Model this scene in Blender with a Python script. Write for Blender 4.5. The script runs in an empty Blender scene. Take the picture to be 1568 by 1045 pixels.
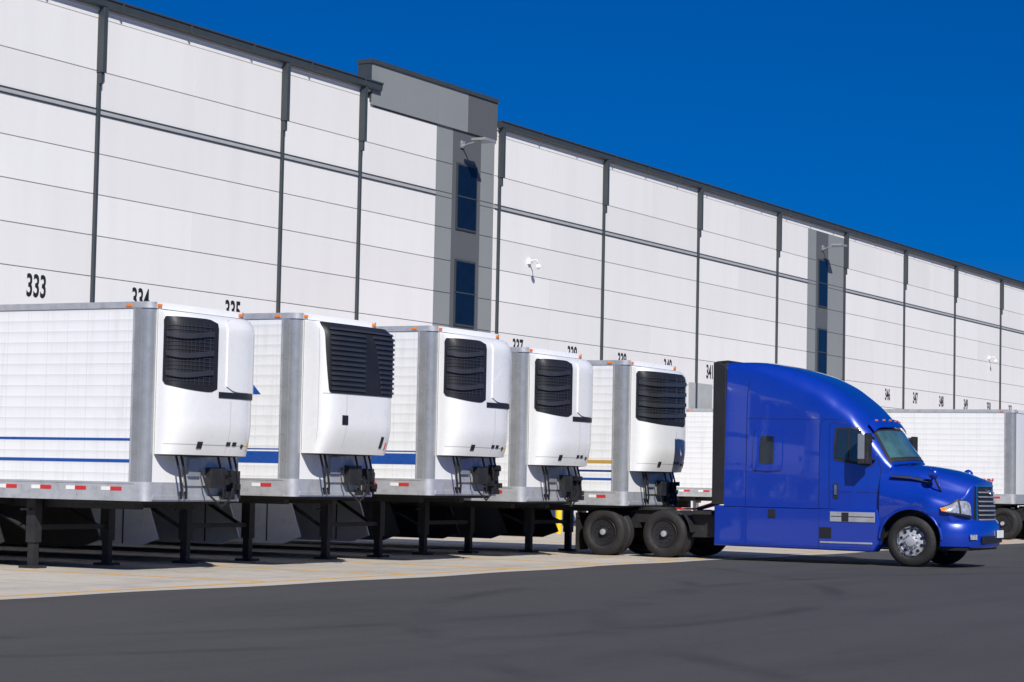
import bpy, bmesh, math, random
from mathutils import Matrix, Vector
random.seed(7)
D=bpy.data; scene=bpy.context.scene; col=scene.collection
rad=math.radians

# ---------------------------------------------------------------- materials
def newmat(name):
    m=D.materials.new(name); m.use_nodes=True
    nt=m.node_tree; b=nt.nodes['Principled BSDF']; return m,nt,b
def N(nt,t,**k):
    n=nt.nodes.new(t)
    for a,v in k.items(): setattr(n,a,v)
    return n
def mth(nt,op,a,b=None,clamp=False):
    n=nt.nodes.new('ShaderNodeMath'); n.operation=op; n.use_clamp=clamp
    for i,v in enumerate((a,b)):
        if v is None: continue
        if isinstance(v,(int,float)): n.inputs[i].default_value=v
        else: nt.links.new(v,n.inputs[i])
    return n.outputs[0]
def mixc(nt,fac,a,b,mode='MIX'):
    n=nt.nodes.new('ShaderNodeMix'); n.data_type='RGBA'; n.blend_type=mode
    for i,v in ((0,fac),(6,a),(7,b)):
        if isinstance(v,(int,float)): n.inputs[i].default_value=v
        elif isinstance(v,tuple): n.inputs[i].default_value=(v[0],v[1],v[2],1)
        else: nt.links.new(v,n.inputs[i])
    return n.outputs[2]
def noise(nt,vec,scale,detail=4,rough=.6):
    n=nt.nodes.new('ShaderNodeTexNoise'); n.inputs['Scale'].default_value=scale
    n.inputs['Detail'].default_value=detail; n.inputs['Roughness'].default_value=rough
    nt.links.new(vec,n.inputs['Vector']); return n.outputs[0]
def rng(nt,v,a,b,c,d):
    n=nt.nodes.new('ShaderNodeMapRange')
    nt.links.new(v,n.inputs[0])
    for i,x in enumerate((a,b,c,d)): n.inputs[i+1].default_value=x
    return n.outputs[0]
def mat(name,c,rough=.5,metal=0,coat=0,var=.06,nscale=3.0,dirt=None,spec=None):
    m,nt,b=newmat(name)
    tc=N(nt,'ShaderNodeTexCoord').outputs['Object']
    n=noise(nt,tc,nscale)
    lo=tuple(x*(1-var) for x in c); hi=tuple(min(1,x*(1+var)) for x in c)
    colr=mixc(nt,rng(nt,n,.3,.7,0,1),lo,hi)
    if dirt:
        n2=noise(nt,tc,dirt[2],6,.7)
        colr=mixc(nt,rng(nt,n2,.5,.75,0,dirt[1]),colr,dirt[0])
    nt.links.new(colr,b.inputs['Base Color'])
    b.inputs['Metallic'].default_value=metal
    r=rng(nt,noise(nt,tc,nscale*2.3),.3,.7,max(0,rough-.05),min(1,rough+.05))
    nt.links.new(r,b.inputs['Roughness'])
    b.inputs['Coat Weight'].default_value=coat; b.inputs['Coat Roughness'].default_value=.03
    if spec is not None: b.inputs['Specular IOR Level'].default_value=spec
    return m
M={}
M['white']=mat('gelcoat_white',(.80,.80,.785),.28,coat=.4,var=.02,nscale=1.2,dirt=((.55,.52,.47),.2,2.2))
M['blackg']=mat('grille_black',(.014,.014,.016),.5,var=.2)
M['slat']=mat('slat_plastic',(.035,.036,.04),.35,var=.15)
M['black']=mat('black_steel',(.016,.016,.017),.6,var=.3,nscale=5,dirt=((.06,.05,.04),.4,4))
M['rubber']=mat('tyre_rubber',(.014,.013,.013),.75,var=.2,nscale=6,dirt=((.07,.055,.045),.35,5))
M['alu']=mat('aluminium_rail',(.56,.57,.58),.42,metal=.5,var=.1,nscale=4,dirt=((.28,.25,.22),.5,5))
M['post']=mat('corner_post_steel',(.36,.37,.375),.3,metal=.45,var=.1,nscale=2,dirt=((.25,.24,.22),.4,3))
M['mirror']=mat('mirror_shell',(.35,.36,.37),.2,metal=.5)
M['bar']=mat('grille_bar',(.35,.36,.38),.25,metal=.35)
M['skirt']=mat('skirt_black',(.02,.02,.021),.6)
M['chrome']=mat('chrome',(.75,.75,.77),.08,metal=1,var=.02)
M['red']=mat('reflector_red',(.55,.03,.03),.3)
M['rwhite']=mat('reflector_white',(.8,.8,.78),.3)
M['orange']=mat('marker_amber',(.85,.22,.02),.3)
M['stripe']=mat('blue_stripe_vinyl',(.01,.07,.32),.3,var=.06)
M['navy']=mat('navy_stripe_vinyl',(.012,.025,.13),.3)
M['gold']=mat('gold_stripe_vinyl',(.5,.3,.06),.35)
M['blue']=mat('truck_blue_paint',(.003,.036,.36),.30,metal=.15,coat=1,var=.03,nscale=.8)
M['seam']=mat('panel_gap',(.002,.006,.05),.6)
M['glass']=mat('truck_glass',(.012,.02,.03),.04,coat=.5,var=.1,spec=.8)
M['wglass']=mat('windshield_glass',(.05,.12,.125),.05,coat=.6,var=.35,nscale=2.5,spec=.8)
M['lens']=mat('headlight_lens',(.45,.47,.5),.08,metal=.4,coat=1,var=.5,nscale=14)
M['wallgrey']=mat('cladding_mid_grey',(.225,.237,.236),.6,var=.03,nscale=.5)
M['walldark']=mat('cladding_dark_grey',(.095,.10,.104),.6,var=.03,nscale=.5)
M['char']=mat('charcoal_trim',(.04,.05,.056),.5,var=.08)
M['backing']=mat('wall_joint',(.36,.37,.37),.8)
M['wglass2']=mat('building_glazing',(.004,.01,.025),.08,var=.2,spec=.2)
M['digit']=mat('number_black',(.012,.012,.015),.5)
M['yellow']=mat('bollard_yellow',(.75,.5,.01),.5,var=.08)
M['paint']=mat('line_paint_yellow',(.62,.33,.04),.7,var=.15,nscale=9,dirt=((.42,.37,.29),.9,7))
M['dock']=mat('dock_door_white',(.45,.46,.46),.5)
M['roofm']=mat('roof_membrane',(.5,.5,.48),.8)
M['skirtw']=mat('pale_skirt_paint',(.62,.62,.60),.5,dirt=((.35,.32,.3),.4,5))

m,nt,b=newmat('cladding_white'); M['wall']=m
g=N(nt,'ShaderNodeNewGeometry'); tc=N(nt,'ShaderNodeTexCoord').outputs['Object']
c1=mixc(nt,g.outputs['Random Per Island'],(.72,.705,.68),(.775,.76,.735))
mp=N(nt,'ShaderNodeMapping'); mp.inputs['Scale'].default_value=(1.2,1,.12); nt.links.new(tc,mp.inputs[0])
c2=mixc(nt,rng(nt,noise(nt,mp.outputs[0],1.1,5),.45,.8,0,.25),c1,(.60,.585,.55))
nt.links.new(c2,b.inputs['Base Color']); b.inputs['Roughness'].default_value=.55

def sidemat(name,base,linec):
    m,nt,b=newmat(name)
    tc=N(nt,'ShaderNodeTexCoord').outputs['Object']
    sx=N(nt,'ShaderNodeSeparateXYZ'); nt.links.new(tc,sx.inputs[0])
    fz=mth(nt,'FRACT',mth(nt,'MULTIPLY',sx.outputs[2],1/.172))
    fy=mth(nt,'FRACT',mth(nt,'MULTIPLY',sx.outputs[1],1/.405))
    lz=mth(nt,'LESS_THAN',fz,.11); ly=mth(nt,'LESS_THAN',fy,.035)
    n=noise(nt,tc,2.0,5)
    base_c=mixc(nt,rng(nt,n,.35,.75,0,.35),base,tuple(x*.88 for x in base))
    mp=N(nt,'ShaderNodeMapping'); mp.inputs['Scale'].default_value=(1,3,.25); nt.links.new(tc,mp.inputs[0])
    base_c=mixc(nt,rng(nt,noise(nt,mp.outputs[0],2.2,6,.7),.52,.8,0,.4),base_c,(.48,.46,.42))
    l=mth(nt,'MAXIMUM',mth(nt,'MULTIPLY',lz,.55),mth(nt,'MULTIPLY',ly,.35))
    nt.links.new(mixc(nt,l,base_c,linec),b.inputs['Base Color'])
    b.inputs['Roughness'].default_value=.33; b.inputs['Coat Weight'].default_value=.2
    bp=N(nt,'ShaderNodeBump'); bp.inputs['Strength'].default_value=.5; bp.inputs['Distance'].default_value=.012
    tri=mth(nt,'ABSOLUTE',mth(nt,'SUBTRACT',fz,.5))
    h=mth(nt,'ADD',mth(nt,'MULTIPLY',mth(nt,'POWER',tri,3.0),6.0),mth(nt,'MULTIPLY',n,.35))
    nt.links.new(h,bp.inputs['Height']); nt.links.new(bp.outputs[0],b.inputs['Normal'])
    return m
M['side']=sidemat('trailer_side_skin',(.80,.805,.80),(.50,.51,.52))

def ground_mat(name,c0,c1,speck,scale,joint=False):
    m,nt,b=newmat(name)
    tc=N(nt,'ShaderNodeTexCoord').outputs['Object']
    big=noise(nt,tc,.12,5)
    mp=N(nt,'ShaderNodeMapping'); mp.inputs['Rotation'].default_value=(0,0,.5); mp.inputs['Scale'].default_value=(.25,1.6,1); nt.links.new(tc,mp.inputs[0])
    streak=noise(nt,mp.outputs[0],.55,5,.65)
    fine=noise(nt,tc,scale,3,.8); mid=noise(nt,tc,4,6,.7)
    c=mixc(nt,rng(nt,big,.3,.7,0,1),c0,c1)
    c=mixc(nt,rng(nt,streak,.45,.7,0,.6),c,tuple(x*.7 for x in c0))
    c=mixc(nt,rng(nt,noise(nt,tc,11,2,.5),.74,.78,0,.6),c,tuple(min(1,x*1.2) for x in speck))
    c=mixc(nt,rng(nt,mid,.35,.75,0,.35),c,tuple(x*1.25 for x in c1))
    c=mixc(nt,rng(nt,fine,.52,.72,0,.8),c,speck)
    if not joint:
        for (cx,cy,rr_,wd,sd) in ((34,-8,22.0,.28,.5),(34,-8,24.1,.26,.55),(60,22,13.0,.3,.5),(60,22,15.0,.3,.5),(25,30,17.5,.25,.6),(25,30,19.6,.25,.6),(70,-20,36,.3,.45),(70,-20,38,.3,.5)):
            vs=N(nt,'ShaderNodeVectorMath',operation='DISTANCE'); nt.links.new(tc,vs.inputs[0]); vs.inputs[1].default_value=(cx,cy,0)
            ds=mth(nt,'ABSOLUTE',mth(nt,'SUBTRACT',vs.outputs['Value'],rr_))
            band=rng(nt,ds,wd*.3,wd,1,0)
            pt=rng(nt,noise(nt,tc,.35,3),.42,.62,0,sd)
            c=mixc(nt,mth(nt,'MULTIPLY',band,pt),c,tuple(x*.62 for x in c0))
    if joint:
        sx=N(nt,'ShaderNodeSeparateXYZ'); nt.links.new(tc,sx.inputs[0])
        a=mth(nt,'LESS_THAN',mth(nt,'FRACT',mth(nt,'MULTIPLY',sx.outputs[0],1/4.27)),.008)
        bb=mth(nt,'LESS_THAN',mth(nt,'FRACT',mth(nt,'MULTIPLY',sx.outputs[1],1/4.6)),.008)
        c=mixc(nt,mth(nt,'MULTIPLY',mth(nt,'MAXIMUM',a,bb),.7),c,(.1,.09,.08))
        st=noise(nt,tc,.9,6,.75)
        c=mixc(nt,rng(nt,st,.52,.8,0,.65),c,(.2,.185,.165))
    nt.links.new(c,b.inputs['Base Color']); b.inputs['Roughness'].default_value=.85
    b.inputs['Specular IOR Level'].default_value=.3
    bp=N(nt,'ShaderNodeBump'); bp.inputs['Strength'].default_value=.6; bp.inputs['Distance'].default_value=.008
    nt.links.new(fine,bp.inputs['Height']); nt.links.new(bp.outputs[0],b.inputs['Normal'])
    return m
M['asphalt']=ground_mat('asphalt',(.056,.0545,.053),(.067,.065,.063),(.11,.106,.10),38)
M['concrete']=ground_mat('concrete',(.46,.42,.355),(.53,.485,.41),(.38,.35,.30),30,True)

# ---------------------------------------------------------------- mesh builder
class B:
    def __init__(s): s.v=[];s.f=[];s.m=[];s.mats=[];s.sm=[]
    def mi(s,k):
        if k not in s.mats: s.mats.append(k)
        return s.mats.index(k)
    def face(s,idx,k,smooth=False): s.f.append(idx); s.m.append(s.mi(k)); s.sm.append(smooth)
    def box(s,x0,x1,y0,y1,z0,z1,k):
        o=len(s.v)
        s.v+=[(x,y,z) for z in (z0,z1) for y in (y0,y1) for x in (x0,x1)]
        for q in ((0,2,3,1),(4,5,7,6),(0,1,5,4),(2,6,7,3),(0,4,6,2),(1,3,7,5)): s.face([o+i for i in q],k)
    def grid(s,fn,nu,nv,k,closeu=False,smooth=True):
        o=len(s.v)
        for j in range(nv+1):
            for i in range(nu+(0 if closeu else 1)):
                s.v.append(tuple(fn(i/nu,j/nv)))
        w=nu if closeu else nu+1
        for j in range(nv):
            for i in range(nu):
                i2=(i+1)%w if closeu else i+1
                s.face([o+j*w+i,o+j*w+i2,o+(j+1)*w+i2,o+(j+1)*w+i],k,smooth)
    def loft(s,rings,k,cap=True,closed=True,smooth=True):
        o=len(s.v); n=len(rings[0])
        for r in rings: s.v+= [tuple(p) for p in r]
        for j in range(len(rings)-1):
            for i in range(n if closed else n-1):
                a=(i+1)%n
                s.face([o+j*n+i,o+j*n+a,o+(j+1)*n+a,o+(j+1)*n+i],k,smooth)
        if cap:
            s.face([o+i for i in range(n)],k); e=o+(len(rings)-1)*n
            s.face([e+i for i in range(n)][::-1],k)
    def prism(s,poly,ax,a,b,k,smooth=False):
        def mk(p,c):
            return (c,p[0],p[1]) if ax==0 else ((p[0],c,p[1]) if ax==1 else (p[0],p[1],c))
        s.loft([[mk(p,a) for p in poly],[mk(p,b) for p in poly]],k,smooth=smooth)
    def lathe(s,cx,cy,cz,prof,k,n=40):
        def fn(u,v):
            j=v*(len(prof)-1); a,r=prof[int(round(j))]
            t=2*math.pi*u
            return (cx+a,cy+r*math.cos(t),cz+r*math.sin(t))
        s.grid(fn,n,len(prof)-1,k,closeu=True)
    def tube(s,pts,r,k,n=8):
        rings=[]
        P=[Vector(p) for p in pts]
        for i,p in enumerate(P):
            t=(P[min(i+1,len(P)-1)]-P[max(i-1,0)]).normalized()
            up=Vector((0,0,1)) if abs(t.z)<.9 else Vector((1,0,0))
            a=t.cross(up).normalized(); b2=t.cross(a)
            rings.append([p+(a*math.cos(2*math.pi*q/n)+b2*math.sin(2*math.pi*q/n))*r for q in range(n)])
        s.loft(rings,k)
    def obj(s,name,parent=None,bevel=0,seg=2,recalc=True,sharp=35,weld=False):
        me=D.meshes.new(name); me.from_pydata(s.v,[],s.f)
        for k in s.mats: me.materials.append(M[k])
        me.polygons.foreach_set('material_index',s.m); me.polygons.foreach_set('use_smooth',s.sm)
        if recalc:
            bm=bmesh.new(); bm.from_mesh(me)
            if weld: bmesh.ops.remove_doubles(bm,verts=bm.verts,dist=.0004)
            bmesh.ops.recalc_face_normals(bm,faces=bm.faces); bm.to_mesh(me); bm.free()
        me.update()
        if any(s.sm):
            try: me.set_sharp_from_angle(angle=rad(sharp))
            except Exception: pass
        ob=D.objects.new(name,me); col.objects.link(ob)
        if parent: ob.parent=parent
        if bevel:
            mo=ob.modifiers.new('bev','BEVEL'); mo.width=bevel; mo.segments=seg; mo.limit_method='ANGLE'; mo.angle_limit=rad(40)
        return ob
def empty(name,loc,rotz=0):
    e=D.objects.new(name,None); col.objects.link(e); e.location=loc; e.rotation_euler=(0,0,rotz); return e
def text(body,name,parent,loc,size,k,rot,sx=1.0,bold=.012):
    c=D.curves.new(name,'FONT'); c.body=body; c.size=size; c.align_x='CENTER'; c.align_y='CENTER'; c.extrude=.004; c.offset=bold*size
    c.materials.append(M[k]); o=D.objects.new(name,c); col.objects.link(o); o.parent=parent; o.location=loc; o.rotation_euler=rot; o.scale=(sx,1,1); return o
def lerp(tab,x):
    if x<=tab[0][0]: return tab[0][1]
    for (a,b),(c,d) in zip(tab,tab[1:]):
        if x<=c:
            t=(x-a)/(c-a); return b+(d-b)*t
    return tab[-1][1]
def slerp(tab,x):
    if x<=tab[0][0]: return tab[0][1]
    n=len(tab)
    for i in range(n-1):
        if x<=tab[i+1][0]:
            x0,y0=tab[i]; x1,y1=tab[i+1]
            m0=(tab[i+1][1]-tab[max(i-1,0)][1])/(tab[i+1][0]-tab[max(i-1,0)][0]) if i>0 else (y1-y0)/(x1-x0)
            m1=(tab[min(i+2,n-1)][1]-y0)/(tab[min(i+2,n-1)][0]-x0)
            h=x1-x0; t=(x-x0)/h
            return (2*t**3-3*t*t+1)*y0+(t**3-2*t*t+t)*h*m0+(-2*t**3+3*t*t)*y1+(t**3-t*t)*h*m1
    return tab[-1][1]

# ---------------------------------------------------------------- ground
b_=B(); b_.v=[(-1500,-1500,0),(3000,-1500,0),(3000,3000,0),(-1500,3000,0)]; b_.face([0,1,2,3],'asphalt'); b_.obj('ground',recalc=False)
def apron_edge(x): return 18.55+.12*math.sin(x*.35)+.07*math.sin(x*1.3+1)
b_=B()
b_.grid(lambda u,v:((-10+220*u),(apron_edge(-10+220*u) if v<.5 else 38.2),.005),300,1,'concrete',smooth=False)
b_.obj('concrete_apron',recalc=False)
b_=B()
for x in [28.2,32.05,35.8,39.6,43.3]+[47.4+4.27*i for i in range(20)]:
    b_.box(x-.06,x+.06,19.15,37.5,.006,.010,'paint')
b_.box(15,150,19.05,19.15,.006,.010,'paint')
b_.obj('painted_line')

# ---------------------------------------------------------------- warehouse
W=empty('warehouse_building',(0,0,0))
YW=38.0
b_=B()
b_.box(11.9,212,YW,120,0,13.7,'backing'); b_.obj('core_walls',W)
b_=B(); b_.box(11.5,212.4,YW-.1,120.4,13.701,13.78,'roofm'); b_.obj('roof',W)
cols=[20.9,29.75,38.6,47.4,56.05,60.4]; right=[69.3,77.9,86.9,95.8,104.6,113.6,122.3,131.2,140.1,149,157.9,166.8,175.7,184.6,193.5,202.4,211.3]
seams=[.05,1.25,2.33,3.41,4.5,5.58,6.67,7.75,8.84,9.92,10.94]
top=[11.10,12.1,13.5]
b_=B()
def panels(x0,x1,k,zlist,gap=.012):
    for z0,z1 in zip(zlist,zlist[1:]):
        b_.box(x0+gap/2,x1-gap/2,YW-.05,YW-.001,z0+gap,z1-gap,k)
def span(x0,x1,k='wall',halves=True):
    n=2 if (halves and x1-x0>6) else 1
    for i in range(n):
        a=x0+(x1-x0)*i/n; c=x0+(x1-x0)*(i+1)/n
        panels(a,c,k,seams); panels(a,c,k,top)
for a,c in zip(cols,cols[1:]): span(a,c)
span(60.4,65.2,halves=False)
for a,c in zip(right,right[1:]):
    if abs(a-95.8)<.01: span(95.8,99.7,halves=False)
    else: span(a,c)
b_.obj('white_panels',W)
b_=B()
for (g0,g1,k) in ((65.2,66.3,'wallgrey'),(68.25,69.22,'wallgrey'),(99.7,100.8,'wallgrey'),(102.4,104.55,'wallgrey')):
    panels(g0,g1,k,seams); panels(g0,g1,k,top)
    b_.box(g0,g1,YW-.047,YW-.001,10.953,11.087,k)
for (g0,g1) in ((66.3,68.25),(100.8,102.4)):
    b_.box(g0,g1,YW-.052,YW-.001,.05,13.5,'walldark')
b_.obj('grey_panels',W)
b_=B()
for a,c in ((11.9,65.19),(69.3,99.69),(104.6,212)):
    b_.box(a,c,YW-.065,YW-.002,10.96,11.08,'backing')
    b_.box(a,c,YW-.085,YW-.002,10.935,10.965,'char')
    b_.box(a,c,YW-.085,YW-.002,11.08,11.105,'char')
b_.obj('reveal_band',W)
b_=B()
px0,px1=60.95,69.25
for i in range(4):
    a=px0+(px1-px0)*i/4; c=px0+(px1-px0)*(i+1)/4
    b_.box(a+.006,c-.006,YW-.12,YW+.35,13.31,14.62,'wallgrey' if a<66 else 'walldark')
b_.box(px0-.05,px1+.05,YW-.17,YW+.42,14.62,14.76,'char')
b_.box(px0-.03,px0,YW-.1,YW+.40,13.4,14.62,'char')
b_.box(px0+.2,65.2,YW-.06,YW-.002,13.26,13.31,'char')
b_.obj('parapet',W)
b_=B()
for (x0,x1) in ((66.55,67.95),(101.05,102.25)):
    for (z0,z1) in ((9.95,12.2),(6.7,8.94),(2.2,5.6)):
        b_.box(x0,x1,YW-.10,YW-.053,z0,z1,'char')
        b_.box(x0+.07,x1-.07,YW-.112,YW-.101,z0+.07,z1-.07,'wglass2')
        b_.box(x0,x1,YW-.125,YW-.113,(z0+z1)/2-.02,(z0+z1)/2+.02,'char')
b_.obj('windows',W)
b_=B()
for a,c in ((11.5,61.35),(69.3,212.4)):
    prof=[(YW-.28,13.98),(YW-.26,13.80),(YW-.20,13.77),(YW-.002,13.77),(YW-.002,14.01),(YW-.24,14.01)]
    b_.prism(prof,0,a,c,'char')
    b_.box(a,c,YW-.31,YW-.24,13.985,14.03,'char')
    b_.box(a,c-.9,YW-.06,YW-.003,13.5,13.77,'wall')
    xx=a+3
    while xx<c-1:
        b_.box(xx,xx+.05,YW-.315,YW-.2,13.78,14.045,'char'); xx+=3.05
b_.obj('eave_gutter',W)
b_=B()
for x in cols+[69.55]+right[1:]:
    b_.box(x-.07,x+.10,YW-.26,YW-.052,12.05,13.78,'char')
    b_.box(x-.05,x+.07,YW-.20,YW-.052,11.75,12.05,'char')
    b_.box(x-.055,x+.055,YW-.14,YW-.053,.3,11.75,'char')
b_.obj('downspouts',W,bevel=.01)
b_=B()
for x,z in ((66.9,12.85),(101.6,12.75)):
    b_.box(x-.12,x+.12,YW-.12,YW-.052,z-.12,z+.12,'bar')
    b_.tube([(x,YW-.1,z-.05),(x,YW-.35,z+.02),(x,YW-.75,z+.08)],.035,'bar')
    b_.box(x-.38,x+.38,YW-1.15,YW-.62,z+.06,z+.15,'bar')
b_.obj('wall_light',W,bevel=.01)
b_=B()
for x,z in ((71.9,9.35),(129,9.1)):
    b_.box(x-.08,x+.08,YW-.16,YW-.052,z-.1,z+.1,'white')
    b_.tube([(x,YW-.1,z),(x,YW-.4,z+.05),(x,YW-.45,z-.1)],.03,'white')
    b_.lathe(x,YW-.45,z-.2,[(-.1,.001),(-.09,.06),(0,.1),(.09,.06),(.1,.001)],'white',16)
b_.obj('security_camera',W)
b_=B()
dx=[31.0,33.7,37.6,41.5,45.3]+[49.7+4.27*i for i in range(3)]+[71+4.27*i for i in range(6)]+[106.5+4.27*i for i in range(22)]
for x in dx:
    b_.box(x-1.35,x+1.35,YW-.075,YW-.052,1.2,4.1,'dock')
    for z in (1.8,2.4,3.0,3.6): b_.box(x-1.33,x+1.33,YW-.083,YW-.076,z,z+.02,'backing')
    b_.box(x-1.65,x-1.36,YW-.32,YW-.051,1.1,4.4,'black'); b_.box(x+1.36,x+1.65,YW-.32,YW-.051,1.1,4.4,'black')
    b_.box(x-1.65,x+1.65,YW-.33,YW-.051,4.12 if x<40 else 4.405,4.55 if x<40 else 4.55,'black') if False else b_.box(x-1.66,x+1.66,YW-.33,YW-.053,4.401,4.56,'black')
    b_.box(x-1.36,x+1.36,YW-.30,YW-.054,4.10,4.40,'black')
    b_.box(x-1.1,x-.8,YW-.22,YW-.051,.75,1.15,'rubber'); b_.box(x+.8,x+1.1,YW-.22,YW-.051,.75,1.15,'rubber')
b_.box(86.2,88.6,YW-.09,YW-.052,2.5,5.7,'backing')
b_.obj('dock_doors',W)
nums=[(329+i,45.2-4.3*(4-i)) for i in range(4)]+[(333,45.2),(334,49.5),(335,53.8)]
for i in range(5): nums.append((337+i,71.2+4.3*i))
for i in range(14): nums.append((346+i,111.2+4.46*i))
for n,x in nums:
    text(str(n),'dock_number_%d'%n,W,(x,YW-.056,6.2),.80,'digit',(rad(90),0,0),.66,.02)

# ---------------------------------------------------------------- wheel parts
def tyre(b_,x,y,z,R,w,side):
    s=side
    pr=[(0.03,R*.60),(0.0,R*.66),(-.012,R*.75),(0.0,R*.90),(.03,R*.975),(.06,R),(.10,R),(.105,R-.012),(.12,R-.012),(.125,R),
        (w-.125,R),(w-.12,R-.012),(w-.105,R-.012),(w-.10,R),(w-.06,R),(w-.03,R*.975),(w,R*.9),(w,R*.7),(w-.03,R*.6)]
    b_.lathe(x,y,z,[(-s*a,r) for a,r in pr],'rubber',48)
def wheel_dual(b_,x,y,z,R,side,cover='black'):
    s=-side
    tyre(b_,x,y,z,R,.27,side); tyre(b_,x+s*.31,y,z,R,.27,side)
    b_.lathe(x,y,z,[(s*.03,R*.605),(s*.02,R*.58),(s*.05,R*.55),(s*.06,R*.45),(s*.065,R*.2),(s*.02,R*.17),(s*.01,R*.1),(s*.01,.001)],cover,40)
    b_.lathe(x,y,z,[(s*.30,R*.6),(s*.3,.001)],'black',20)
    for i in range(10):
        t=2*math.pi*i/10
        b_.lathe(x,y+R*.33*math.cos(t),z+R*.33*math.sin(t),[(s*.07,.014),(s*.04,.014),(s*.04,.001)],'slat',8)
    b_.lathe(x,y,z,[(s*.055,R*.15),(s*-.01,R*.12),(s*-.02,.001)],'alu',20)

# ---------------------------------------------------------------- trailer
def trailer(name,x0,y0,zb,zt,style,stripes,side='side',L=16.1,feet=True,skirt=False):
    E=empty(name,(x0,y0,0)); Wd=2.6; r=.16
    out=[(0,L)]
    for i in range(9):
        a=math.pi+ (math.pi/2)*i/8
        out.append((r+r*math.cos(a),r+r*math.sin(a)))
    for i in range(9):
        a=1.5*math.pi+(math.pi/2)*i/8
        out.append((Wd-r+r*math.cos(a),r+r*math.sin(a)))
    out.append((Wd,L))
    n=len(out); zr=zb+.30; zc=zt-.10
    b_=B()
    def ring(z,off=0):
        return [(x+(-off if x<Wd/2 else off), y-(off if y<1 else 0), z) for (x,y) in out]
    def mk(z0,z1,off,fn):
        o=len(b_.v); b_.v+=ring(z0,off)+ring(z1,off)
        for i in range(n):
            j=(i+1)%n; b_.face([o+i,o+j,o+n+j,o+n+i],fn(i),1<=i<=8 or 10<=i<=17)
        b_.face([o+i for i in range(n)],'black'); b_.face([o+n+i for i in range(n)],'roofm')
    mk(zr,zc,0,lambda i:(side if i in(0,18) else ('white' if i==9 else ('post' if i<18 else 'dock'))))
    mk(zb,zr,.012,lambda i:'alu')
    mk(zc,zt,.015,lambda i:'alu' if i!=9 else 'white')
    b_.box(-.010,-.001,r,.30,zr,zc,'post'); b_.box(Wd+.001,Wd+.010,r,.30,zr,zc,'post')
    b_.box(-.016,-.011,.29,.315,zr,zc,'alu')
    b_.box(-.02,-.001,L-.25,L,zr,zc,'alu')
    b_.obj('body',E)
    b_=B(); y=.45
    zz=zb+.19
    while y<L-.5:
        b_.box(-.018,-.0125,y,y+.22,zz-.03,zz+.03,'red'); b_.box(-.018,-.0125,y+.22,y+.40,zz-.03,zz+.03,'rwhite'); y+=.70
    for (z0,z1,k) in stripes: b_.box(-.004,-.001,.32,L-.3,z0,z1,k)
    for y in (.35,5.5,11,15.5): b_.box(-.03,-.0155,y,y+.1,zt-.075,zt-.035,'orange')
    for x in (.2,2.4): b_.box(x-.05,x+.05,-.04,-.0155,zt-.07,zt-.03,'orange')
    b_.box(-.02,-.0125,.2,L-.1,zb+.27,zb+.30,'alu'); b_.box(-.022,-.0125,.2,L-.1,zb,zb+.035,'alu')
    b_.obj('trim',E)
    b_=B()
    b_.box(.45,.62,.5,L-.3,zb-.14,zb-.001,'black'); b_.box(1.98,2.15,.5,L-.3,zb-.14,zb-.001,'black')
    b_.box(.1,2.5,.15,1.6,zb-.05,zb-.001,'black')
    yy=3.0
    while yy<L-.5: b_.box(.10,2.50,yy,yy+.1,zb-.10,zb-.001,'black'); yy+=.6
    if feet:
        for x in (.22,2.12):
            b_.box(x,x+.17,2.35,2.53,.42,zb-.001,'black')
            b_.box(x+.025,x+.145,2.375,2.505,.05,.43,'black')
            b_.box(x-.06,x+.23,2.27,2.61,.006,.05,'black')
            b_.tube([(x+.08,2.5,.6),(x+.08,3.5,zb-.1)],.035,'black')
        b_.box(.3,2.2,2.41,2.47,.62,.70,'black')
        b_.tube([(-.02,2.44,.95),(.22,2.44,.95)],.018,'black')
    for yy in (L-2.9,L-1.6):
        for sx,xx in ((-1,.03),(1,2.57)):
            wheel_dual(b_,xx,yy,.52,.51,sx,'skirtw' if sx<0 else 'black')
        b_.tube([(.3,yy,.52),(2.3,yy,.52)],.07,'black')
    b_.box(.35,.6,L-4.2,L-.6,.72,zb-.141,'black'); b_.box(2.0,2.25,L-4.2,L-.6,.72,zb-.141,'black')
    b_.box(.2,.8,L-.9,L-.87,.2,.9,'rubber'); b_.box(1.8,2.4,L-.9,L-.87,.2,.9,'rubber')
    b_.obj('undercarriage',E)
    if style:
        b_=B()
        kq='skirtw' if skirt else 'skirt'
        for xa in (.05,2.51):
            b_.prism([(3.15,zb-.01),(12.2,zb-.01),(12.2,.30),(3.25,.28),(2.85,.42)],0,xa,xa+.04,kq)
            yy=3.6
            while yy<12: b_.box(xa-.004,xa+.044,yy,yy+.03,.32,zb-.02,'black'); yy+=1.4
        b_.obj('aero_side_skirts',E)
        reefer(E,style,zb,zt)
    return E

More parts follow.
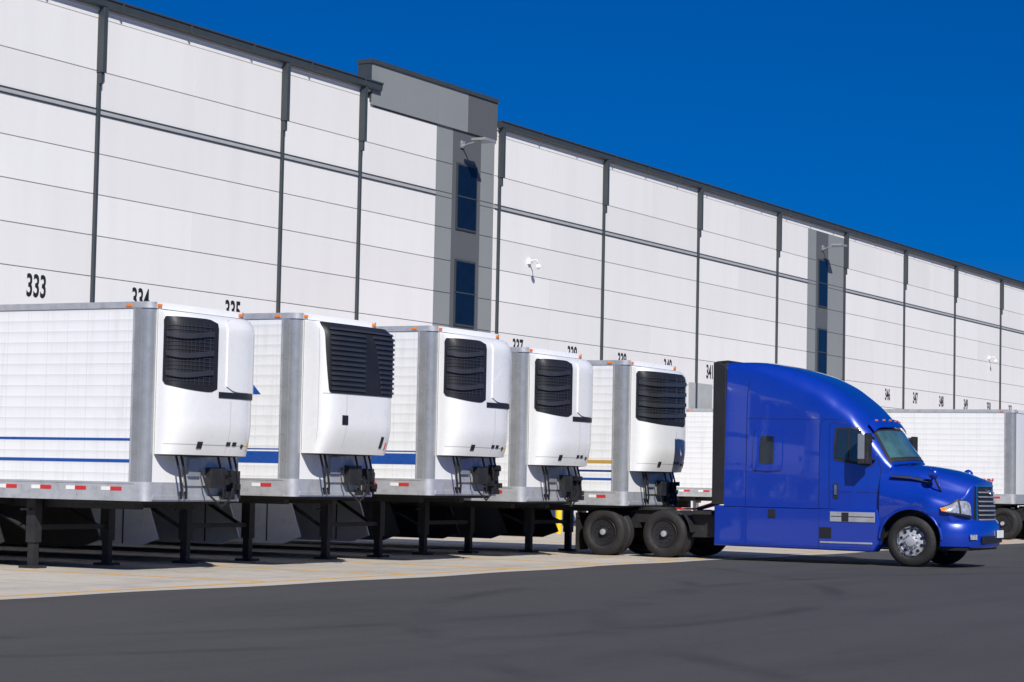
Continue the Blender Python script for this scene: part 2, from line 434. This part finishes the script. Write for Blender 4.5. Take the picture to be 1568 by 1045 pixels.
def reefer(E,style,zb,zt):
    a=1.12; c=1.30; z0=zb+.74; z1=zt-.14
    if style=='B': Dp,n=.52,6.5
    else: Dp,n=.46,3.6
    def q(z):
        t=(z-z0)/(z1-z0)
        if t>.90: return 1-.38*((t-.90)/.10)**2.2
        if t<.22: return 1-.26*((.22-t)/.22)**1.6
        return 1
    def sf(t,z,off=0):
        th=math.pi*t; cs=math.cos(th); sn=math.sin(th)
        x=c-(a+off)*math.copysign(abs(cs)**(2/n),cs)
        y=-((Dp*q(z)+off)*max(sn,0)**(2/n))
        return (x,y-.016,z)
    def tx(x):
        v=(c-x)/a; return math.acos(max(-1,min(1,math.copysign(abs(v)**(n/2),v))))/math.pi
    b_=B(); NU,NV=56,40
    b_.grid(lambda u,v:sf(u,z0+(z1-z0)*v),NU,NV,'white')
    b_.grid(lambda u,v:((lambda p:(p[0],p[1]*(1-v)-.016*v,p[2]+.03*v))(sf(u,z1))),NU,4,'white')
    b_.grid(lambda u,v:((lambda p:(c+(p[0]-c)*(1-.12*v),p[1]*(1-v)-.016*v,p[2]-.02*v))(sf(u,z0))),NU,4,'blackg')
    b_.obj('reefer_shell',E,sharp=50)
    H=z1-z0
    b_=B()
    def patch(t0,t1,zlo,zhi,off,k,nu=24,nv=12,thick=True,ra=0,rz=0):
        def rr(u):
            e=0
            if ra>0:
                if u<ra: w=1-u/ra; e=rz*(1-math.sqrt(max(0,1-w*w)))
                elif u>1-ra: w=1-(1-u)/ra; e=rz*(1-math.sqrt(max(0,1-w*w)))
            return e
        def zz(u,v):
            lo=(zlo(u) if callable(zlo) else zlo)+rr(u); hi=(zhi(u) if callable(zhi) else zhi)-rr(u)
            return lo+(hi-lo)*v
        tt=lambda v:(t0(v) if callable(t0) else t0)
        b_.grid(lambda u,v: sf(tt(v)*(1-u)+t1*u,zz(u,v),off),nu,nv,k)
        if thick:
            for v in (0,1):
                b_.grid(lambda u,w,v=v: sf(tt(v)*(1-u)+t1*u,zz(u,v),off*(1-w)),nu,1,k)
            for u in (0,1):
                b_.grid(lambda v,w,u=u: sf(tt(v)*(1-u)+t1*u,zz(u,v),off*(1-w)),nv,1,k)
    if style in('A','C'):
        tr=tx(c-a+.98) if style=='A' else tx(c-a+1.86)
        t0=.028
        gtop=z1-.08; glo=z0+H*.445
        patch(t0,tr,lambda u: glo+.10*(1-u)**1.5,gtop,.010,'blackg',ra=.08,rz=.06)
        ns=3 if style=='A' else 4
        for i in range(ns):
            zc=gtop-.16-(gtop-glo-.25)*(i+.35)/ns
            patch(t0+.03,tr-.02,lambda u,zc=zc:zc-.045-.05*math.sin(math.pi*u)+.03*u,lambda u,zc=zc:zc+.035-.05*math.sin(math.pi*u)+.03*u,.045,'slat',nv=4)
        for i in range(1,13):
            t=t0+(tr-t0)*i/13
            patch(t-.0025,t+.0025,glo+.1,gtop-.08,.02,'slat',nu=1,nv=8)
        for i in range(1,16):
            z=glo+.1+(gtop-glo-.18)*i/16
            patch(t0+.02,tr-.02,z-.006,z+.006,.022,'slat',nu=16,nv=1)
        if style=='A':
            patch(tr+.012,.965,glo+.03,z1-.03,.022,'white',ra=.12,rz=.08)
            patch(tr+.004,.975,glo-.075,glo+.018,.014,'blackg',nu=18,nv=2)
        for t in (tx(c+.25),tx(c-a+1.9)):
            patch(t-.0006,t+.0006,z0+.05,glo-.11,.004,'backing',nu=1,nv=8,thick=False)
        patch(.06,.95,z0+.16,z0+.168,.0035,'backing',nu=20,nv=1,thick=False)
    else:
        glo=z0+H*.46; gtop=z1+.02
        patch(lambda v:.135+.10*(1-v)**1.5,.955,glo,gtop-.02,.014,'blackg',ra=.08,rz=.05)
        for i in range(13):
            z=glo+.07+(gtop-glo-.2)*i/12
            for (s0,s1) in ((.27,.50),(.53,.72),(.75,.93)):
                patch(s0-.03*(i/12),s1,z-.02,z+.018,.035,'slat',nu=8,nv=2)
        patch(.125,.95,glo-.012,glo-.003,.006,'backing',nu=20,nv=1,thick=False)
        patch(.47,.4715,z0+.1,glo-.02,.004,'backing',nu=1,nv=8,thick=False)
        patch(.06,.064,z0+.2,z1-.12,.004,'backing',nu=1,nv=8,thick=False)
    for (xx,dz,w,h) in ((.58,.10,.13,.11),(1.35,.16,.10,.06),(1.52,.16,.10,.06),(1.78,.13,.06,.06)) if style!='B' else ((.45,.5,.18,.16),(1.78,.12,.08,.2),(1.78,.26,.08,.06)):
        t=tx(c-a+xx); dt=abs(tx(c-a+xx+w)-t)
        patch(t,t+dt,z0+dz,z0+dz+h,.012,'blackg',nu=3,nv=2)
    t=tx(c-a+1.98); patch(t,t+.01,z0+.1,z0+.22,.012,'gold' if style!='B' else 'red',nu=2,nv=2)
    b_.obj('reefer_grille_and_doors',E,sharp=40)
    b_=B()
    b_.box(.95,1.55,-.05,-.017,zb+.25,z0-.03,'alu')
    b_.box(1.5,1.9,-.16,-.02,zb+.22,zb+.55,'black')
    b_.box(1.0,1.3,-.10,-.051,zb+.40,z0-.05,'post')
    b_.box(2.15,2.35,-.14,-.02,zb+.12,zb+.5,'black')
    for x in (.62,.75,1.75,2.05,2.2):
        b_.tube([(x,-.1,z0+.02),(x+.03,-.16,z0-.25),(x+.10,-.16,zb+.2),(x+.16,-.12,zb+.05),(x+.2,-.06,zb+.15)],.02,'blackg')
    b_.tube([(1.3,-.12,zb+.5),(1.4,-.22,zb+.1),(1.7,-.24,zb-.08),(2.0,-.2,zb+.05),(2.2,-.12,zb+.3)],.018,'blackg')
    for i in range(9):
        x=1.85+random.random()*.5; z=zb+random.random()*.5
        b_.box(x,x+.08,-.15-random.random()*.1,-.02,z,z+.09,'blackg')
    b_.box(.15,2.45,-.03,-.0125,zb+.02,zb+.09,'alu')
    b_.obj('hoses_and_connectors',E,bevel=.006)
    b_=B(); b_.box(2.35,2.50,-.20,-.03,z1-.55,z1-.1,'blackg'); b_.box(2.38,2.46,-.12,-.03,z0+.2,z1-.5,'blackg'); b_.obj('side_bracket',E,bevel=.02)

TN='refrigerated_semi_trailer'
t1=trailer(TN,28.7,21.8,1.13,4.25,'A',[(2.07,2.11,'stripe'),(1.73,1.78,'stripe')])
t2=trailer(TN,32.4,21.5,1.22,4.34,'B',[(1.78,1.98,'stripe'),(2.01,2.03,'stripe')],skirt=True)
t3=trailer(TN,36.3,21.1,1.26,4.38,'A',[(1.82,2.02,'stripe'),(2.05,2.07,'stripe')],skirt=True)
t4=trailer(TN,40.2,21.25,1.14,4.22,'A',[])
t5=trailer(TN,43.9,20.75,1.07,4.16,'C',[(1.96,2.03,'gold'),(1.60,1.65,'stripe'),(1.78,1.82,'navy')])
b_=B(); b_.prism([(1.2,2.95),(.72,2.95),(1.2,3.45),(2.6,4.05),(2.6,2.95)],0,-.0035,-.001,'stripe'); b_.obj('logo_decal',t2)
v1=trailer('dry_van_trailer',70.0,19.75,1.12,4.05,None,[],L=16.1,feet=False)
text("53'",'length_marking',v1,(-.03,.85,1.75),.35,'red',(rad(90),0,rad(-90)))

# ---------------------------------------------------------------- truck
T=empty('semi_truck',(45.2,21.3,0))
HT=[(2.78,4.09),(3.4,4.085),(3.8,4.02),(4.2,3.93),(4.6,3.79),(5.0,3.59),(5.35,3.34),(5.65,3.08),(5.9,2.84),(6.05,2.68),(6.3,2.38),(6.6,2.03)]
WT=[(2.78,1.22),(4.9,1.215),(5.6,1.18),(6.1,1.12),(6.6,1.04)]
RT=[(2.78,.16),(3.4,.22),(4.2,.38),(5.2,.50),(5.9,.42),(6.3,.22),(6.6,.12)]
HB=1.12
def kk(s): return .30*min(1,max(0,(s-5.5)/1.0))
def tum(h): return 1-.045*max(0,(h-1.7)/2.4)**1.5
def ht(s): return slerp(HT,s)
def xs_(s,h):
    w=lerp(WT,s)*tum(h); t=ht(s); r=lerp(RT,s)
    if h<=t-r: return w
    d=min(r,h-(t-r)); return w-r+math.sqrt(max(0,r*r-d*d))
def htop(s,x):
    t=ht(s); r=lerp(RT,s); w=lerp(WT,s)*tum(t); a=abs(x)
    crown=.05*(1-(a/w)**2)
    if a<=w-r: return t+crown
    d=min(r,a-(w-r)); return t-r+math.sqrt(max(0,r*r-d*d))+crown
def pos(x,s,h):
    w=lerp(WT,s); return (x,-(s-kk(s)*(abs(x)/w)**2),h)
def section(s):
    t=ht(s); r=lerp(RT,s); pts=[]
    for i in range(13):
        h=HB+(t-r-HB)*i/12; pts.append((xs_(s,h),h))
    w=lerp(WT,s)*tum(t-r)
    for i in range(1,9):
        a=math.pi/2*i/8; x=w-r+r*math.cos(a)
        pts.append((x,t-r+r*math.sin(a)+.05*(1-(x/w)**2)*(i/8)))
    for i in range(1,6):
        x=(w-r)*(1-i/5); pts.append((x,t+.05*(1-(x/w)**2)))
    return [pos(-x,s,h) for x,h in pts]+[pos(x,s,h) for x,h in pts[:-1][::-1]]
b_=B()
b_.loft([section(2.78+(6.6-2.78)*i/60) for i in range(61)],'blue'); b_.obj('cab_shell',T,sharp=60)
def inv(s):
    if s<5.5: return s
    s2=(s-1.65)/.7
    return s2 if s2<6.5 else s+.3
def sidep(s,h,off,sg):
    s2=min(6.6,inv(s)); x=xs_(s2,h); return (sg*(x+off),-s,h)
b_=B()
def spatch(c4,off,k,nu=8,nv=8,rim=True,r=.0):
    for sg in (-1,1):
        def pt(u,v,o):
            s=(c4[0][0]*(1-u)+c4[1][0]*u)*(1-v)+(c4[3][0]*(1-u)+c4[2][0]*u)*v
            h=(c4[0][1]*(1-u)+c4[1][1]*u)*(1-v)+(c4[3][1]*(1-u)+c4[2][1]*u)*v
            return sidep(s,h,o,sg)
        def pt2(u,v,o):
            if r<=0: return pt(u,v,o)
            X=2*u-1; Y=2*v-1
            return pt((X*math.sqrt(1-r*Y*Y/2)+1)/2,(Y*math.sqrt(1-r*X*X/2)+1)/2,o)
        b_.grid(lambda u,v:pt2(u,v,off),nu,nv,k)
        if rim:
            for v in(0,1): b_.grid(lambda u,w,v=v:pt2(u,v,off*(1-w)-.01*w),nu,1,k)
            for u in(0,1): b_.grid(lambda v,w,u=u:pt2(u,v,off*(1-w)-.01*w),nv,1,k)
def sline(pts,w=.014,off=.003,k='seam'):
    for (p,q_) in zip(pts,pts[1:]):
        d=Vector((q_[0]-p[0],q_[1]-p[1])); L=d.length; d/=L; nn=Vector((-d.y,d.x))*w/2
        c4=[(p[0]-nn.x,p[1]-nn.y),(q_[0]-nn.x,q_[1]-nn.y),(q_[0]+nn.x,q_[1]+nn.y),(p[0]+nn.x,p[1]+nn.y)]
        spatch(c4,off,k,max(2,int(L/.2)),1,rim=False)
spatch([(3.40,1.86),(4.06,1.86),(4.06,2.74),(3.44,2.74)],.030,'blue',16,16,r=.22)
spatch([(3.55,2.0),(3.88,2.0),(3.88,2.58),(3.58,2.58)],.038,'glass',12,12,r=.22)
spatch([(5.15,2.10),(5.98,1.97),(5.74,2.78),(5.18,2.78)],.010,'black',12,10,r=.12)
spatch([(5.20,2.15),(5.90,2.03),(5.69,2.74),(5.23,2.74)],.018,'glass',12,10,r=.12)
sline([(5.47,2.10),(5.49,2.72)],.03,.024,'black')
sline([(5.08,1.14),(5.06,2.80),(5.12,2.86),(5.70,2.86)])
sline([(5.70,2.86),(6.04,2.2),(6.12,1.95),(6.12,1.14)])
sline([(3.26,1.14),(3.26,3.4),(3.34,3.95)]); sline([(4.86,1.14),(4.86,2.86),(4.95,2.93),(5.62,2.93)])
sline([(3.28,2.93),(4.86,2.93)],.010)
sline([(5.1,1.46),(6.1,1.46)],.01)
spatch([(5.16,1.32),(5.27,1.32),(5.27,1.64),(5.16,1.64)],.012,'black',6,6,r=.3); spatch([(5.19,1.40),(5.24,1.40),(5.24,1.6),(5.19,1.6)],.03,'chrome',4,4)
b_.obj('side_windows_and_seams',T,sharp=45)
b_=B()
def ws(s0,s1,xm,off,k,nu=24,nv=12):
    def fn(u,v):
        s=s0+(s1-s0)*v; xx=(2*u-1)*(xm(v)); h=htop(s,xx); p=pos(xx,s,h); return (p[0]*(1+off*.5),p[1]-off,p[2]+off)
    b_.grid(fn,nu,nv,k)
ws(6.02,6.56,lambda v:.96+.04*v,.006,'black'); ws(6.06,6.50,lambda v:.91+.04*v,.012,'wglass')
ws(5.86,6.03,lambda v:.98,.05,'blue',24,4)
for i in range(5):
    x=-.72+1.44*i/4; s=5.90; h=htop(s,x); p=pos(x,s,h)
    b_.box(x-.04,x+.04,p[1]-.06,p[1]+.0,h+.045,h+.075,'orange')
b_.tube([(-.55,-6.47,2.13),(-.1,-6.42,2.28)],.012,'black'); b_.tube([(.15,-6.55,2.13),(.6,-6.30,2.28)],.012,'black')
b_.obj('windshield_and_visor',T)
b_=B()
for sg in (-1,1):
    x0,x1=sorted((sg*1.10,sg*1.222))
    b_.prism([(-2.50,1.15),(-2.79,1.15),(-2.79,4.02),(-2.60,4.12),(-2.50,4.10)],0,x0,x1,'blackg')
b_.box(-1.095,1.095,-2.80,-2.72,1.12,3.95,'blackg')
b_.prism([(-2.79,4.10),(-2.79,4.15),(-2.52,4.13),(-2.52,4.05)],0,-1.12,1.12,'blackg')
b_.obj('side_extender',T,bevel=.015)
PA=[(1.14,.72),(1.16,1.0),(1.165,1.25),(1.16,1.42),(1.14,1.58),(1.10,1.76),(1.02,1.92),(.80,2.01),(.4,2.05),(0,2.06)]
PM=[(1.17,.72),(1.20,1.0),(1.215,1.25),(1.18,1.42),(1.08,1.56),(1.0,1.72),(.93,1.88),(.75,1.98),(.38,2.02),(0,2.03)]
PB=[(1.19,.72),(1.235,1.0),(1.235,1.22),(1.19,1.38),(1.06,1.48),(.94,1.60),(.86,1.76),(.70,1.87),(.36,1.92),(0,1.93)]
PC=[(1.05,.72),(1.12,.95),(1.14,1.1),(1.08,1.24),(.95,1.35),(.82,1.46),(.73,1.58),(.58,1.68),(.3,1.72),(0,1.725)]
def crom(p,k=5):
    o=[]; n=len(p)
    for i in range(n-1):
        p0=p[max(i-1,0)];p1=p[i];p2=p[i+1];p3=p[i+2] if i+2<n else (-p[n-2][0],p[n-2][1])
        for j in range(k):
            t=j/k
            o.append(tuple(.5*((2*p1[d])+(-p0[d]+p2[d])*t+(2*p0[d]-5*p1[d]+4*p2[d]-p3[d])*t*t+(-p0[d]+3*p1[d]-3*p2[d]+p3[d])*t**3) for d in (0,1)))
    o.append(p[-1]); return o
def hoodprof(s):
    keys=[(6.12,PA),(6.8,PM),(7.4,PB),(8.0,PC)]
    return [tuple(slerp([(k,p[i][d]) for k,p in keys],s) for d in (0,1)) for i in range(10)]
def hk(s,x): return .48*(abs(x)/1.2)**2.6*min(1,max(0,(s-6.9)/1.05))
AC,AR=6.79,.65
def hlo(s):
    d=s-AC
    return .505+math.sqrt(AR*AR-d*d) if abs(d)<AR else 0
b_=B(); rings=[]
for i in range(61):
    s=6.12+(8.0-6.12)*i/60
    p=crom(hoodprof(s))
    def hp(x,h):
        y=s-hk(s,x); hh=h
        if abs(x)>.9: hh=max(h,hlo(y))
        return (x,-y,hh)
    rings.append([hp(-x,h) for x,h in p]+[hp(x,h) for x,h in p[:-1][::-1]])
b_.loft(rings,'blue',cap=False,closed=False)
pf=crom(hoodprof(8.0))
b_.grid(lambda u,v:(lambda p:((2*u-1)*p[0],-(8.0-hk(8.0,(2*u-1)*p[0])),p[1]))(pf[int(round(v*(len(pf)-1)))]),20,len(pf)-1,'blue')
b_.obj('hood',T,sharp=60,weld=True)
b_=B()
for sg in (-1,1):
    pts=[(sg*(1.205),-6.79-AR*math.cos(a),.505+AR*math.sin(a)) for a in [rad(4+172*i/24) for i in range(25)]]
    b_.tube(pts,.026,'blue')
    x0,x1=sorted((sg*.75,sg*1.19))
    b_.grid(lambda u,v:(x0+(x1-x0)*v,-6.79-(AR+.01)*math.cos(math.pi*u),.505+(AR+.01)*math.sin(math.pi*u)),24,1,'blackg')
def plan(a):
    return 1.235-.50*a**1.35, 7.42+.46*(1-(1-a)**1.6)
for sg in (-1,1):
    def fn(u,v,off=.014):
        x,s=plan(u); lo=1.12-.10*u; hi=1.32+.05*u; hi=lo+(hi-lo)*(.35+.65*min(1,u*2.0))
        hh=lo+(hi-lo)*v
        return (sg*(x+off-.05*v*v),-(s+off-.06*v*v),hh)
    b_.grid(fn,16,6,'lens')
    b_.grid(lambda u,v:fn(u,v*.16-.10,.02),16,2,'blackg'); b_.grid(lambda u,v:fn(u,.95+v*.12,.02),16,2,'blackg')
    b_.grid(lambda u,v:fn(.5+.06*u,v,.018),2,6,'blackg')
    b_.grid(lambda u,v:fn(u*.15,.1+v*.7,.02),4,4,'orange')
b_.obj('headlights',T,sharp=50)
b_=B()
fz=lambda x:8.0-.48*(abs(x)/1.2)**2.6
def gp(u,v,off=0,xm=.66):
    w=xm*(1-.08*v); x=(2*u-1)*w; return (x,-(fz(x)+off-.05*v),.90+.72*v)
b_.grid(lambda u,v:gp(u,v,.055),20,6,'blackg')
for e in (0,1):
    b_.grid(lambda u,v,e=e:gp(e,u,.055*v),6,1,'blackg')
for i in range(7):
    v0=.06+.88*i/7
    b_.grid(lambda u,v:gp(u,v0+.05*v,.07+.02*math.sin(math.pi*v),.60),20,3,'bar')
b_.grid(lambda u,v:gp(u,1.0+.05*v,.065,.69),20,2,'chrome')
for sg in(0,1): b_.grid(lambda u,v:gp(sg+(-.03 if sg else 0)+.03*u,v,.075),1,10,'chrome')
b_.tube([(0,-8.02,1.52),(0,-8.08,1.52)],.06,'chrome')
b_.obj('grille',T,sharp=50)
b_=B()
bp=[(0,8.14),(.35,8.13),(.65,8.08),(.9,7.97),(1.07,7.80),(1.17,7.60),(1.21,7.46),(1.21,7.40)]
bpl=[(-x,s) for x,s in bp[::-1]]+bp[1:]
prof=[(-.10,.40),(-.02,.43),(0,.55),(.0,.72),(-.02,.86),(-.06,.94),(-.14,.97)]
rings=[[(x*(1+o*.8),-(s+o*(1 if abs(x)<1.18 else .2)),h) for x,s in bpl] for o,h in prof]
b_.loft(rings,'blue',cap=False,closed=False)
b_.grid(lambda u,v:(-.7+1.4*u,-(8.150-.05*abs(2*u-1)**2),.50+.14*v),10,2,'blackg')
for sg in(-1,1):
    b_.grid(lambda u,v:(sg*(.83+.16*u),-(8.03-.09*u+.012),.57+.10*v),4,3,'lens')
b_.box(-1.08,1.08,-7.88,-7.45,.35,.41,'blackg')
b_.box(-1.0,-.85,-7.7,-7.45,.411,.72,'blackg'); b_.box(.85,1.0,-7.7,-7.45,.411,.72,'blackg')
b_.box(.15,.55,-8.175,-8.155,.60,.75,'rwhite')
b_.obj('bumper',T,sharp=50)
b_=B()
for sg in (-1,1):
    poly=[(-2.55,1.13),(-2.55,.30),(-6.02,.27),(-6.12,.42),(-6.14,.8),(-6.10,1.13)]
    x0,x1=sorted((sg*.80,sg*1.205))
    b_.prism(poly,0,x0,x1,'blue')
b_.obj('side_fairing',T,bevel=.035,seg=3)
b_=B()
for sg in(-1,1):
    def sb(s0,s1,h0,h1,o,k):
        x0,x1=sorted((sg*1.0,sg*(1.205+o))); b_.box(x0,x1,-s1,-s0,h0,h1,k)
    sb(4.86,4.872,.30,1.11,.003,'seam'); sb(3.26,3.272,.30,1.11,.003,'seam')
    sb(5.10,6.05,.86,1.06,.014,'alu'); sb(5.12,6.03,.96,.975,.020,'black'); sb(5.35,5.5,.87,1.05,.022,'black')
    sb(4.88,5.13,.52,.74,.012,'blackg'); sb(4.89,6.0,.42,.455,.013,'alu'); sb(3.76,3.92,.90,1.08,.012,'blackg')
    sb(2.6,6.0,.34,.35,.004,'seam')
b_.obj('steps_and_trim',T,bevel=.006)
b_=B()
for sg in(-1,1):
    b_.tube([(sg*1.12,-5.98,2.55),(sg*1.35,-5.95,2.60),(sg*1.42,-5.92,2.60)],.03,'black')
    b_.tube([(sg*1.12,-6.0,2.12),(sg*1.35,-5.95,2.14),(sg*1.42,-5.92,2.14)],.03,'black')
b_.obj('mirror_arms',T)
b_=B()
for sg in(-1,1):
    x0,x1=sorted((sg*1.33,sg*1.58))
    b_.box(x0,x1,-5.945,-5.80,2.125,2.63,'mirror')
    b_.box(x0+.015,x1-.015,-5.799,-5.78,2.13,2.62,'glass')
    b_.box(x0-.004,x1+.004,-5.945,-5.805,2.03,2.12,'black'); b_.box(x0-.004,x1+.004,-6.02,-5.95,2.03,2.65,'black')
b_.obj('mirrors',T,bevel=.03,seg=3)
b_=B()
for sg in(-1,1):
    b_.tube([(sg*.98,-7.05,1.62),(sg*1.10,-7.15,1.70),(sg*1.15,-7.25,1.80)],.02,'black')
    b_.tube([(sg*.98,-7.35,1.5),(sg*1.10,-7.30,1.66),(sg*1.15,-7.25,1.80)],.02,'black')
    rings=[]
    for t,rr in ((-1,.001),(-.85,.05),(-.5,.08),(0,.095),(.5,.085),(.9,.06),(1,.001)):
        rings.append([(sg*1.16+rr*math.cos(q*math.pi/6),-7.25+t*.10,1.86+1.2*rr*math.sin(q*math.pi/6)) for q in range(12)])
    b_.loft(rings,'blue')
    b_.tube([(sg*1.11,-6.35,1.80),(sg*1.04,-6.75,1.77),(sg*.97,-7.1,1.70)],.028,'blackg')
    b_.tube([(sg*1.135,-6.35,1.79),(sg*1.065,-6.75,1.76),(sg*.995,-7.1,1.69)],.012,'chrome')
b_.obj('hood_mirrors_and_vents',T)
b_=B()
for x in (-.42,.34): b_.box(x,x+.08,-7.2,.62,.72,.98,'black')
b_.box(-.85,.85,-7.45,-5.9,.55,1.15,'blackg')
b_.box(-.75,.75,-7.45,-5.9,1.151,1.7,'blackg')
b_.box(-.8,.8,-5.899,-2.6,.42,1.1,'blackg')
b_.box(-.95,-.45,-2.45,-1.95,.45,.925,'black'); b_.box(.45,.95,-2.45,-1.95,.45,.925,'black')
b_.box(-1.15,-.43,-2.45,-1.98,.93,1.0,'black')
for y in (0,-1.42):
    b_.tube([(-1,y,.5),(1,y,.5)],.09,'black'); b_.lathe(0,y,.5,[(-.2,.001),(-.18,.15),(0,.22),(.18,.15),(.2,.001)],'black',20)
    b_.box(-.55,-.3,y-.5,y+.5,.60,.715,'black'); b_.box(.3,.55,y-.5,y+.5,.60,.715,'black')
b_.tube([(-.9,-6.79,.48),(.9,-6.79,.48)],.07,'black')
b_.loft([[(.5*math.cos(q*math.pi/12),-.72+.52*math.sin(q*math.pi/12),h) for q in range(24)] for h in (1.0,1.05)],'black')
b_.box(-.5,.5,-.95,-.5,.985,.999,'black')
for x0,x1 in ((-1.2,-.62),(.62,1.2)):
    rg=[]
    for i in range(9):
        a=rad(125+50*i/8); yc=-1.42
        rg.append([(x0,yc+.60*math.cos(a),.5+.60*math.sin(a)),(x1,yc+.60*math.cos(a),.5+.60*math.sin(a)),(x1,yc+.62*math.cos(a),.5+.62*math.sin(a)),(x0,yc+.62*math.cos(a),.5+.62*math.sin(a))])
    b_.loft(rg,'black')
for x0,x1 in ((-1.2,-.61),(.61,1.2)):
    b_.box(x0,x1,.64,.655,.10,.779,'rubber'); b_.box(x0,x1,.621,.66,.78,.90,'black')
b_.box(-.6,.6,.621,.66,.80,.95,'black'); b_.box(-1.15,-1.0,.662,.675,.82,.88,'red'); b_.box(1.0,1.15,.662,.675,.82,.88,'red')
for i in range(3):
    b_.tube([(-.3+.25*i,-2.5,1.5),(-.3+.25*i,-2.1,1.15),(-.25+.2*i,-1.7,1.03),(-.2+.2*i,-1.25,1.02)],.02,['red','black','stripe'][i])
b_.obj('chassis',T)
b_=B()
for y in (0,-1.42):
    wheel_dual(b_,-1.225,y,.505,.50,-1,'blackg'); wheel_dual(b_,1.225,y,.505,.50,1,'blackg')
b_.obj('drive_wheels',T)
b_=B()
for sg in(-1,1):
    R=.505; s=-sg; x=sg*1.18
    tyre(b_,x,-6.79,R,R,.30,sg)
    b_.lathe(x,-6.79,R,[(s*.03,R*.61),(s*.01,R*.59),(s*.03,R*.56),(s*.10,R*.54),(s*.11,R*.50)],'chrome',48)
    b_.lathe(x,-6.79,R,[(s*.10,R*.545),(s*.06,R*.45),(s*.05,R*.34),(s*.05,R*.24),(s*.02,R*.22),(s*-.04,R*.19),(s*-.05,R*.10),(s*-.05,.001)],'alu',48)
    for i in range(10):
        t=2*math.pi*i/10
        b_.lathe(x,-6.79+R*.28*math.cos(t),R+R*.28*math.sin(t),[(s*.0,.001),(s*.0,.017),(s*.05,.02)],'chrome',8)
        t+=math.pi/10
        b_.lathe(x,-6.79+R*.44*math.cos(t),R+R*.44*math.sin(t),[(s*.045,.001),(s*.045,.033),(s*.08,.033)],'blackg',10)
b_.obj('steer_wheels',T)

# second tractor coupled to the far trailer (same model)
T2=empty('semi_truck',(71.3,20.15,0))
for ch in list(T.children):
    o=D.objects.new(ch.name,ch.data); col.objects.link(o); o.parent=T2
    for md in ch.modifiers:
        nm=o.modifiers.new(md.name,md.type)
        if md.type=='BEVEL': nm.width=md.width; nm.segments=md.segments; nm.limit_method='ANGLE'; nm.angle_limit=md.angle_limit

for (x,y) in ((60.2,30.6),(75.6,37.0)):
    b_=B()
    rings=[[(.1*rr*math.cos(q*math.pi/8),.1*rr*math.sin(q*math.pi/8),h) for q in range(16)] for h,rr in ((0,1),(1.2,1),(1.26,.8),(1.29,.3))]
    b_.loft(rings,'yellow'); bo=b_.obj('bollard'); bo.location=(x,y,.005)

# ---------------------------------------------------------------- light
S=Vector((.75,.80,-.85)).normalized()
sun=D.lights.new('sun','SUN'); sun.energy=5.0; sun.angle=rad(.53); sun.color=(1,.965,.91)
so=D.objects.new('sun',sun); col.objects.link(so); so.rotation_euler=S.to_track_quat('-Z','Y').to_euler(); so.location=(0,0,60)
w=D.worlds.new('World'); scene.world=w; w.use_nodes=True; nt=w.node_tree
bg=nt.nodes['Background']; sky=nt.nodes.new('ShaderNodeTexSky'); sky.sky_type='NISHITA'; sky.sun_disc=False
el=math.asin(-S.z); sky.sun_elevation=el; sky.sun_rotation=math.atan2(-S.x,-S.y)
sky.altitude=300; sky.air_density=1.0; sky.dust_density=.1; sky.ozone_density=4.0
tcw=nt.nodes.new('ShaderNodeTexCoord'); va=nt.nodes.new('ShaderNodeVectorMath'); va.operation='ADD'; va.inputs[1].default_value=(0,0,.15)
vn=nt.nodes.new('ShaderNodeVectorMath'); vn.operation='NORMALIZE'
nt.links.new(tcw.outputs['Generated'],va.inputs[0]); nt.links.new(va.outputs[0],vn.inputs[0]); nt.links.new(vn.outputs[0],sky.inputs[0])
hs=nt.nodes.new('ShaderNodeHueSaturation'); hs.inputs['Saturation'].default_value=1.5; hs.inputs['Hue'].default_value=.519
nt.links.new(sky.outputs[0],hs.inputs['Color']); nt.links.new(hs.outputs[0],bg.inputs[0]); bg.inputs[1].default_value=.083
# ---------------------------------------------------------------- camera
f=3500.0; bb=rad(28.2); th=rad(3.44); ro=rad(1.146)
fw=Vector((math.cos(bb)*math.cos(th),math.sin(bb)*math.cos(th),math.sin(th)))
q=fw.to_track_quat('-Z','Y').to_matrix()@Matrix.Rotation(ro,3,'Z')
cam=D.cameras.new('camera'); co=D.objects.new('camera',cam); col.objects.link(co)
co.matrix_world=Matrix.Translation((0,0,1.6))@q.to_4x4()
cam.sensor_width=36; cam.lens=f/1568*36; cam.clip_end=6000; cam.clip_start=.1
scene.camera=co
scene.view_settings.view_transform='Standard'; scene.view_settings.look='None'; scene.view_settings.exposure=0
